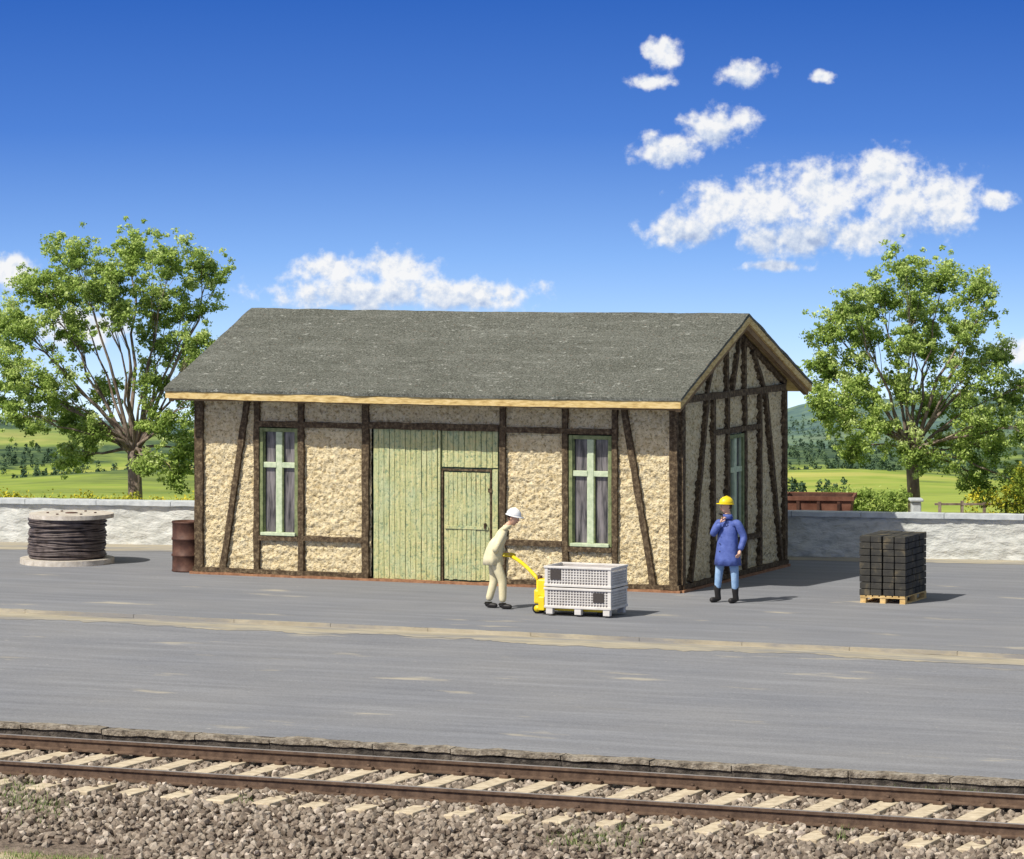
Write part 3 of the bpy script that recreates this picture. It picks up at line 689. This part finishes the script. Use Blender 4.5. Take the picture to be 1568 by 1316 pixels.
mb.box(.10,.29,-.004,.003,.60,.77,'label'); mb.box(.86,1.05,-.004,.003,.245,.405,'label')
for x in (.02,CL/2-.06,CL-.14):
    for y in (.0,CW-.1): mb.box(x,x+.12,y,y+.1,.03,.13,'crate',None,.01)
mb.obj('crates',parent=e)
e=empty('pallet_truck',TC); mb=MB()
for y in (.15,.47): mb.box(-.12,.98,y,y+.13,.075,.12,'yellow',None,.012); mb.tube([(.9,y+.03,.045),(.9,y+.10,.045)],.045,'black',12)
mb.box(-.16,-.05,.1,.65,.07,.30,'yellow',None,.015)
mb.box(-.22,-.06,.20,.55,.28,.58,'yellow',None,.03)
mb.box(-.30,-.14,.24,.50,.16,.40,'yellow',None,.03)
mb.tube([(-.24,.375,.12),(-.24,.375,.55)],.06,'yellow',14); mb.tube([(-.24,.375,.53),(-.24,.375,.62)],.04,'rust',12)
for y in (.28,.43): mb.tube([(-.24,y-.03,.085),(-.24,y+.03,.085)],.085,'black',16); mb.tube([(-.24,y-.034,.085),(-.24,y+.034,.085)],.055,'yellow',12)
cream_o=Vector(((767-784)/91.3,66.7,0)); hl=TC.inverted()@(cream_o+Vector((.17,-.04,.88)))
h0=Vector((-.27,.375,.55)); mid=h0.lerp(hl,.55)+Vector((0,0,.09))
pts=[h0*(1-t)**2+mid*2*t*(1-t)+hl*t*t for t in np.linspace(0,1,10)]
mb.tube(pts,.032,'yellow',10)
dirh=(pts[-1]-pts[-2]).normalized(); side=dirh.cross(Vector((0,0,1))).normalized()
lp=[pts[-1]-dirh*.02, pts[-1]+side*.10+dirh*.03, pts[-1]+side*.13+dirh*.10, pts[-1]+side*.11+dirh*.15, pts[-1]-side*.11+dirh*.15, pts[-1]-side*.13+dirh*.10, pts[-1]-side*.10+dirh*.03, pts[-1]-dirh*.02]
mb.tube(lp,.018,'yellow',8); mb.obj('truck_body',parent=e)
grip=TC@(pts[-1]+dirh*.15)-cream_o; gside=(TC.to_3x3()@side)
# ------------------------------------------------------------ people
def skinned(name,V,E,root,parent,rule,mats,sub=2):
    names=list(V); me=bpy.data.meshes.new(name); me.from_pydata([V[k][:3] for k in names],[(names.index(a),names.index(b)) for a,b in E],[])
    o=bpy.data.objects.new(name+'_tmp',me); COL.objects.link(o)
    md=o.modifiers.new('s','SKIN'); md.use_smooth_shade=True; md.branch_smoothing=.6
    sv=me.skin_vertices[0].data
    for i,k in enumerate(names):
        r=V[k][3:]; sv[i].radius=(r[0],r[-1]); sv[i].use_root=(k==root)
    ms=o.modifiers.new('u','SUBSURF'); ms.levels=sub; ms.render_levels=sub
    dg=bpy.context.evaluated_depsgraph_get(); dg.update(); m2=bpy.data.meshes.new_from_object(o.evaluated_get(dg))
    bpy.data.objects.remove(o)
    m2.name=name; m2.materials.clear()
    for k in mats: m2.materials.append(M[k])
    for p in m2.polygons: p.material_index=rule(p.center); p.use_smooth=True
    ob=bpy.data.objects.new(name,m2); COL.objects.link(ob); ob.parent=parent; return ob
def head(parent,c,yaw,pitch,hat,roll=0):
    e=MB(); T=Matrix.Translation(c)@Matrix.Rotation(yaw,4,'Z')@Matrix.Rotation(pitch,4,'Y')
    bm=bmesh.new(); bmesh.ops.create_uvsphere(bm,u_segments=28,v_segments=20,radius=1)
    for q in bm.verts:
        x,y,z=q.co; 
        w=1-.28*max(0,-z)**1.3; xx=x*.098*(1-.12*max(0,-z)) + (.012*max(0,-z) if x>0 else -.006); 
        if z<-.3 and x<0: xx*=.75
        if abs(z)<.25 and x>.7 and abs(y)>.2: xx-=.008*(1-abs(z)/.25)
        q.co=Vector((xx,y*.077*w,z*.122))
    e.bm(bm,'skin',True,T)
    e.ball((.104,0,-.018),(.017,.013,.024),'skin',T); e.ball((.100,0,.005),(.010,.008,.026),'skin',T)
    for s in (-1,1):
        e.ball((.086,s*.031,.012),(.010,.015,.009),'white',T,10); e.ball((.0935,s*.031,.012),(.004,.006,.006),'eye',T,8)
        e.ball((.088,s*.031,.032),(.009,.018,.004),'hair',T,8)
        e.ball((-.005,s*.078,.0),(.020,.009,.032),'skin',T,10)
    e.ball((.092,0,-.056),(.009,.024,.005),'lip',T,10); e.ball((.094,0,-.066),(.008,.019,.005),'lip',T,10)
    bm=bmesh.new(); bmesh.ops.create_uvsphere(bm,u_segments=20,v_segments=14,radius=1)
    for q in bm.verts:
        x,y,z=q.co; q.co=Vector((x*.092-.014,y*.082,z*.115+.012))
    bmesh.ops.delete(bm,geom=[v for v in bm.verts if v.co.x>.01 or v.co.z<-.04],context='VERTS'); e.bm(bm,'hair',True,T)
    e.obj('head',parent=parent)
    h=MB(); T2=T@Matrix.Translation((0,0,.045))
    prof=[(.118,0.0),(.117,.03),(.108,.062),(.087,.09),(.053,.108),(.02,.115),(0,.116)]
    h.lathe(prof,hat,28,T2,sx=1.08,sy=.92); h.tube([(-.11,0,.05),(-.07,0,.095),(0,0,.118),(.07,0,.095),(.11,0,.05)],[.008,.016,.018,.016,.008],hat,8,T2)
    vs=[];n=28
    for ring,(k,zz) in enumerate(((1.0,.006),(1.0,-.004))):
        for j in range(n):
            a=2*math.pi*j/n; ex=.016+.035*max(0,math.cos(a))**1.5; r=.116
            vs.append((r*math.cos(a)*1.08,r*math.sin(a)*.92,zz)); vs.append(((r+ex)*math.cos(a)*1.08,(r+ex)*math.sin(a)*.92,zz-.006))
    fs=[]
    for j in range(n):
        a=2*j;b=2*((j+1)%n); fs.append((a,a+1,b+1,b)); fs.append((2*n+a,2*n+b,2*n+b+1,2*n+a+1)); fs.append((a+1,2*n+a+1,2*n+b+1,b+1))
    h.add(vs,fs,hat,True,T2); h.obj('hard_hat',parent=parent)
def hand(parent,name,wr,dr,pn,curl,sgn=1):
    dr=Vector(dr).normalized(); pn=Vector(pn); pn=(pn-dr*pn.dot(dr)).normalized(); sd=dr.cross(pn)*sgn; wr=Vector(wr)
    V={};E=[]
    V['w']=(*wr,.026,.022); V['p']=(*(wr+dr*.045),.036,.022); V['q']=(*(wr+dr*.085),.038,.018); E+=[('w','p'),('p','q')]
    skinned(name+'_palm',V,E,'w',parent,lambda c:0,['skin'],1)
    for i,(off,ln) in enumerate(((.030,.072),(.010,.082),(-.011,.076),(-.030,.060))):
        p=wr+dr*.08+sd*off; V={'a':(*p,.0095)}; prev='a'; E=[]; an=0
        for j,f in enumerate((.45,.32,.25)):
            an+=curl*(.7,1,.9)[j]; q=dr*math.cos(an)+pn*math.sin(an); p=p+q*ln*f; k='bcd'[j]; V[k]=(*p,(.009,.0085,.007)[j]); E.append((prev,k)); prev=k
        skinned(name+'_finger_%d'%(i+1),V,E,'a',parent,lambda c:0,['skin'],1)
    p0=wr+dr*.03+sd*.028; p1=p0+dr*.03+sd*.025+pn*.012; p2=p1+dr*.028+pn*.02; 
    skinned(name+'_thumb',{'a':(*p0,.013),'b':(*p1,.011),'c':(*p2,.009)},[('a','b'),('b','c')],'a',parent,lambda c:0,['skin'],1)
def boots(parent,ank,toe,top,k,r=.055):
    for i,(a,t) in enumerate(zip(ank,toe)):
        a=Vector(a);t=Vector(t); d=(t-a); d.z=0; d.normalize()
        V={'t':(a.x,a.y,top,r*1.12),'a':(a.x,a.y,.12,r*.95),'h':(a.x-d.x*.02,a.y-d.y*.02,.05,r*.95,r*.95),'m':(*(a+d*.09)[:2],.048,r*.85),'e':(*(a+d*.17)[:2],.042,r*.75,r*.7)}
        skinned('boot_%d'%(i+1),V,[('t','a'),('a','h'),('h','m'),('m','e')],'a',parent,lambda c:0,[k],2)
eb=empty('worker_in_blue_coat',Matrix.Translation(((1112-784)/90,67.7,0)))
f=Vector((-.75,-.66,0))
V={'pel':(.02,0,.93,.145,.13),'sp':(.025,0,1.12,.145,.13),'ch':(.03,0,1.30,.15,.13),'nb':(.03,0,1.44,.085),'nk':(.025,-.005,1.52,.052),'hb':(.02,-.01,1.58,.05),
'ls':(.185,-.14,1.375,.078),'le':(.30,-.13,1.11,.066),'lw':(.22,-.27,.91,.052),
'rs':(-.115,.13,1.375,.078),'re':(-.235,-.04,1.15,.062),'rw':(-.105,-.15,1.36,.046),
'lh':(.10,-.07,.86,.105),'lk':(.14,-.10,.50,.072),'la':(.15,-.06,.20,.06),
'rh':(-.07,.07,.86,.105),'rk':(-.12,.06,.50,.072),'ra':(-.145,.08,.20,.06)}
E=[('pel','sp'),('sp','ch'),('ch','nb'),('nb','nk'),('nk','hb'),('ch','ls'),('ls','le'),('le','lw'),('ch','rs'),('rs','re'),('re','rw'),('pel','lh'),('lh','lk'),('lk','la'),('pel','rh'),('rh','rk'),('rk','ra')]
skinned('body',V,E,'pel',eb,lambda c:2 if (c.z>1.475 and abs(c.x-.02)<.1) else (1 if c.z<.80 else 0),['bluecoat','jeans','skin'])
def skirt(parent,name,k,rings,rot,thick=.012,n=36,fold=.02):
    mb=MB(); vs=[];fs=[]
    for (cx,cy,z,rx,ry,fo) in rings:
        for j in range(n):
            a=2*math.pi*j/n; w=1+fo*math.sin(5*a+z*3)+fo*.6*math.sin(9*a+1)
            p=Matrix.Rotation(rot,3,'Z')@Vector((rx*w*math.cos(a),ry*w*math.sin(a),0)); vs.append((cx+p.x,cy+p.y,z))
    for i in range(len(rings)-1):
        for j in range(n): fs.append((i*n+j,i*n+(j+1)%n,(i+1)*n+(j+1)%n,(i+1)*n+j))
    mb.add(vs,fs,k,True); o=mb.obj(name,parent=parent); m_=o.modifiers.new('t','SOLIDIFY'); m_.thickness=thick; return o
yb=math.atan2(f.y,f.x)
skirt(eb,'coat_skirt','bluecoat',[(.02,0,.64,.20,.255,.05),(.02,0,.76,.185,.24,.04),(.02,0,.90,.17,.22,.025),(.022,0,1.04,.155,.20,.01),(.025,0,1.18,.15,.195,.0),(.028,0,1.30,.13,.18,0),(.03,0,1.40,.08,.12,0)],yb)
skirt(eb,'collar','bluecoat',[(.03,0,1.42,.085,.10,0),(.028,-.003,1.47,.075,.085,0),(.026,-.005,1.505,.078,.085,0)],yb)
mb=MB()
for z in (.75,.88,1.01,1.14,1.27):
    p=Vector((.02,0,z))+f*.185*(1-.13*(z-.75)); mb.ball(p,(.011,.011,.011),'black',None,8)
mb.obj('coat_buttons',parent=eb)
head(eb,(.0,-.02,1.64),yb-.35,-.04,'yellow')
hand(eb,'right_hand',(-.105,-.15,1.365),(.35,-.05,.9),(.8,.4,.0),.75,-1)
hand(eb,'left_hand',(.22,-.27,.915),(-.25,-.25,-.8),(-.6,.6,0),.5,1)
mb=MB(); mb.tube([(-.075,-.125,1.50),(-.10,-.17,1.515),(-.13,-.21,1.53)],[.016,.018,.014],'black',8); mb.obj('tobacco_pipe',parent=eb)
boots(eb,[(.15,-.06,0),(-.145,.08,0)],[(.04,-.18,0),(-.27,-.02,0)],.34,'black',.062)
ec=empty('worker_in_cream_overalls',Matrix.Translation(cream_o))
gr=grip; s0=gside.normalized(); 
if s0.y>0: s0=-s0
w1=gr+s0*.07+Vector((-.085,0,.03)); w2=gr-s0*.07+Vector((-.085,0,.03))
V={'pel':(-.12,0,.88,.13,.12),'sp':(-.10,0,1.03,.12,.115),'ch':(-.01,0,1.20,.13,.12),'nb':(.075,0,1.33,.08),'nk':(.12,-.005,1.40,.05),'hb':(.155,-.01,1.45,.048),
'rs':(.02,-.19,1.24,.070),'re':(-.10,-.28,1.00,.056),'rw':(w1.x,w1.y,w1.z,.040),
'ls':(.07,.17,1.26,.070),'le':(-.01,.23,1.01,.056),'lw':(w2.x,w2.y,w2.z,.040),
'rh':(-.11,-.085,.83,.105),'rk':(.03,-.10,.47,.078),'ra':(.03,-.11,.10,.064),
'lh':(-.13,.085,.83,.105),'lk':(-.11,.09,.47,.078),'la':(-.21,.10,.11,.064)}
skinned('body',V,E,'pel',ec,lambda c:1 if (c.z>1.37 and c.x>.05 and abs(c.y)<.08) else 0,['cream','skin'])
skirt(ec,'jacket','cream',[(-.125,0,.74,.17,.20,.05),(-.125,0,.86,.16,.19,.03),(-.11,0,1.0,.14,.17,.01),(-.06,0,1.12,.13,.16,0),(-.01,0,1.20,.11,.14,0)],-.25)
skirt(ec,'collar','cream',[(.075,0,1.33,.082,.095,0),(.105,0,1.375,.073,.078,0),(.115,0,1.40,.073,.078,0)],-.2)
head(ec,(.205,-.02,1.52),-.35,.22,'white')
hand(ec,'right_hand',w1,gr+s0*.07-w1,(0,0,-1),1.05,-1)
hand(ec,'left_hand',w2,gr-s0*.07-w2,(0,0,-1),1.05,1)
boots(ec,[(.03,-.11,0),(-.21,.10,0)],[(.25,-.19,0),(.0,.02,0)],.10,'black',.055)
# ------------------------------------------------------------ world
w=bpy.data.worlds.new('World'); sc.world=w; w.use_nodes=True; nt=w.node_tree; nt.nodes.clear()
try:
    w.cycles.sampling_method='MANUAL'; w.cycles.sample_map_resolution=256
except Exception: pass
out=nt.nodes.new('ShaderNodeOutputWorld'); bg=nt.nodes.new('ShaderNodeBackground'); nt.links.new(bg.outputs[0],out.inputs[0])
sund=Vector((-.68,-.58,1)).normalized()
tc=nt.nodes.new('ShaderNodeTexCoord'); sp=nt.nodes.new('ShaderNodeSeparateXYZ'); nt.links.new(tc.outputs['Generated'],sp.inputs[0])
def mth(op,a,b=None,c=None):
    n=nt.nodes.new('ShaderNodeMath'); n.operation=op
    for i,s in enumerate((a,b,c)):
        if s is None: continue
        if isinstance(s,(int,float)): n.inputs[i].default_value=s
        else: nt.links.new(s,n.inputs[i])
    return n.outputs[0]
z1=mrange(nt,sp.outputs[2],-.062,.056,.12,.78)
zz=mth('MAXIMUM',z1,sp.outputs[2])
cb=nt.nodes.new('ShaderNodeCombineXYZ'); nt.links.new(sp.outputs[0],cb.inputs[0]); nt.links.new(sp.outputs[1],cb.inputs[1]); nt.links.new(zz,cb.inputs[2])
nv=nt.nodes.new('ShaderNodeVectorMath'); nv.operation='NORMALIZE'; nt.links.new(cb.outputs[0],nv.inputs[0])
sky=nt.nodes.new('ShaderNodeTexSky'); sky.sky_type='NISHITA'; sky.sun_disc=False; sky.sun_elevation=math.asin(sund.z); sky.sun_rotation=math.atan2(sund.x,sund.y)
sky.air_density=1.0; sky.dust_density=.3; sky.ozone_density=3.0
nt.links.new(nv.outputs[0],sky.inputs[0])
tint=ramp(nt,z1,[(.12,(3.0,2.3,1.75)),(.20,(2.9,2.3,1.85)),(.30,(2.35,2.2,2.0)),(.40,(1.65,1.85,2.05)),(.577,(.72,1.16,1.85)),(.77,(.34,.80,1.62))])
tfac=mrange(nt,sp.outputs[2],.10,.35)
tint=mix(nt,tfac,tint,(2.6,1.75,1.0))  # sky above the frame brightened and warmed, added as fill for shaded walls
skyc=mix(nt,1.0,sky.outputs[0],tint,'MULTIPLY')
ysafe=mth('MAXIMUM',sp.outputs[1],.02)
u=mth('MULTIPLY',mth('DIVIDE',sp.outputs[0],ysafe),60.93); vv=mth('MULTIPLY',mth('DIVIDE',sp.outputs[2],ysafe),60.93)
pc=nt.nodes.new('ShaderNodeCombineXYZ'); nt.links.new(u,pc.inputs[0]); nt.links.new(vv,pc.inputs[1])
def ell(pv,EL,grow=1.0):
    acc=None
    for (cx,cy,rx,ry) in EL:
        rx*=grow; ry*=grow
        c=((cx-784)/100,(320-cy)/100); iv_=(100/rx,100/ry)
        n=nt.nodes.new('ShaderNodeVectorMath'); n.operation='MULTIPLY_ADD'; nt.links.new(pv,n.inputs[0]); n.inputs[1].default_value=(iv_[0],iv_[1],0); n.inputs[2].default_value=(-c[0]*iv_[0],-c[1]*iv_[1],0)
        l=nt.nodes.new('ShaderNodeVectorMath'); l.operation='LENGTH'; nt.links.new(n.outputs[0],l.inputs[0])
        acc=l.outputs['Value'] if acc is None else mth('SMOOTH_MIN',acc,l.outputs['Value'],.35)
    return mth('SUBTRACT',1.0,acc)
ELL=[(1045,352,66,28),(1105,318,64,44),(1180,314,68,48),(1260,300,68,54),(1355,262,48,42),(1385,308,68,52),(1450,308,56,54),(1215,365,95,30),(1320,358,70,30),
(1525,307,32,16),(1098,192,58,32),(1022,230,58,26),(1140,113,42,22),(1257,118,20,11),(1015,80,30,26),(995,125,36,13),
(510,412,62,26),(605,412,62,28),(560,450,155,30),(710,452,122,26),(10,412,48,28),(1560,540,38,24),(120,500,80,30),(1185,408,48,10)]
fl=mth('MAXIMUM',ell(pc.outputs[0],ELL,1.03),-1.2)
def nzf(pv):
    a=noise(nt,pv,2.3,7,.6); b=noise(nt,pv,5.5,3,.5)
    return mth('ADD',mth('MULTIPLY',mth('SUBTRACT',a,.5),2.0),mth('MULTIPLY',mth('SUBTRACT',b,.5),.8))
nz0=nzf(pc.outputs[0]); d0=mth('ADD',fl,nz0)
of=nt.nodes.new('ShaderNodeVectorMath'); of.operation='ADD'; nt.links.new(pc.outputs[0],of.inputs[0]); of.inputs[1].default_value=(-.05,.10,0)
nz1=nzf(of.outputs[0])
UND=[(1080,370,110,34),(1230,380,150,50),(1410,362,90,46),(1098,212,50,22),(1022,246,48,16),(560,470,170,26),(720,470,110,16),(1140,128,32,12)]
und=mrange(nt,ell(pc.outputs[0],UND,1.1),-.1,.8)
al=nt.nodes.new('ShaderNodeMapRange'); al.interpolation_type='SMOOTHSTEP'; nt.links.new(d0,al.inputs[0]); al.inputs[1].default_value=-.16; al.inputs[2].default_value=.62
sh=mth('SUBTRACT',mth('ADD',.82,mth('MULTIPLY',mth('SUBTRACT',nz0,nz1),1.1)),mth('MULTIPLY',und,.5))
cc=ramp(nt,sh,[(.0,(.42,.52,.74)),(.45,(.68,.76,.90)),(.9,(1.0,1.0,1.0))])
front_=mth('GREATER_THAN',sp.outputs[1],.05)
alpha=mth('MULTIPLY',mth('MULTIPLY',al.outputs[0],.96),front_)
STR=.12
ccs=mix(nt,1.0,cc,(.95/STR,.95/STR,.95/STR),'MULTIPLY')
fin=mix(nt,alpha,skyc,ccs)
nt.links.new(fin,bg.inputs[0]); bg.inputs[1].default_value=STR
# ------------------------------------------------------------ sun, camera
sd=bpy.data.lights.new('sun','SUN'); sd.energy=4.9; sd.angle=math.radians(.6); sd.color=(1,.955,.87)
so=bpy.data.objects.new('sun',sd); COL.objects.link(so); so.rotation_euler=sund.to_track_quat('Z','Y').to_euler(); so.location=(-30,30,40)
cd=bpy.data.cameras.new('camera'); co_=bpy.data.objects.new('camera',cd); COL.objects.link(co_)
co_.location=(0,0,6.7); co_.rotation_euler=(math.pi/2,0,0); cd.sensor_width=36; cd.lens=36*6093/1568; cd.shift_y=-338/1568; cd.clip_end=6000; cd.clip_start=.5
sc.camera=co_
sc.view_settings.view_transform='Standard'; sc.view_settings.look='None'; sc.view_settings.exposure=0
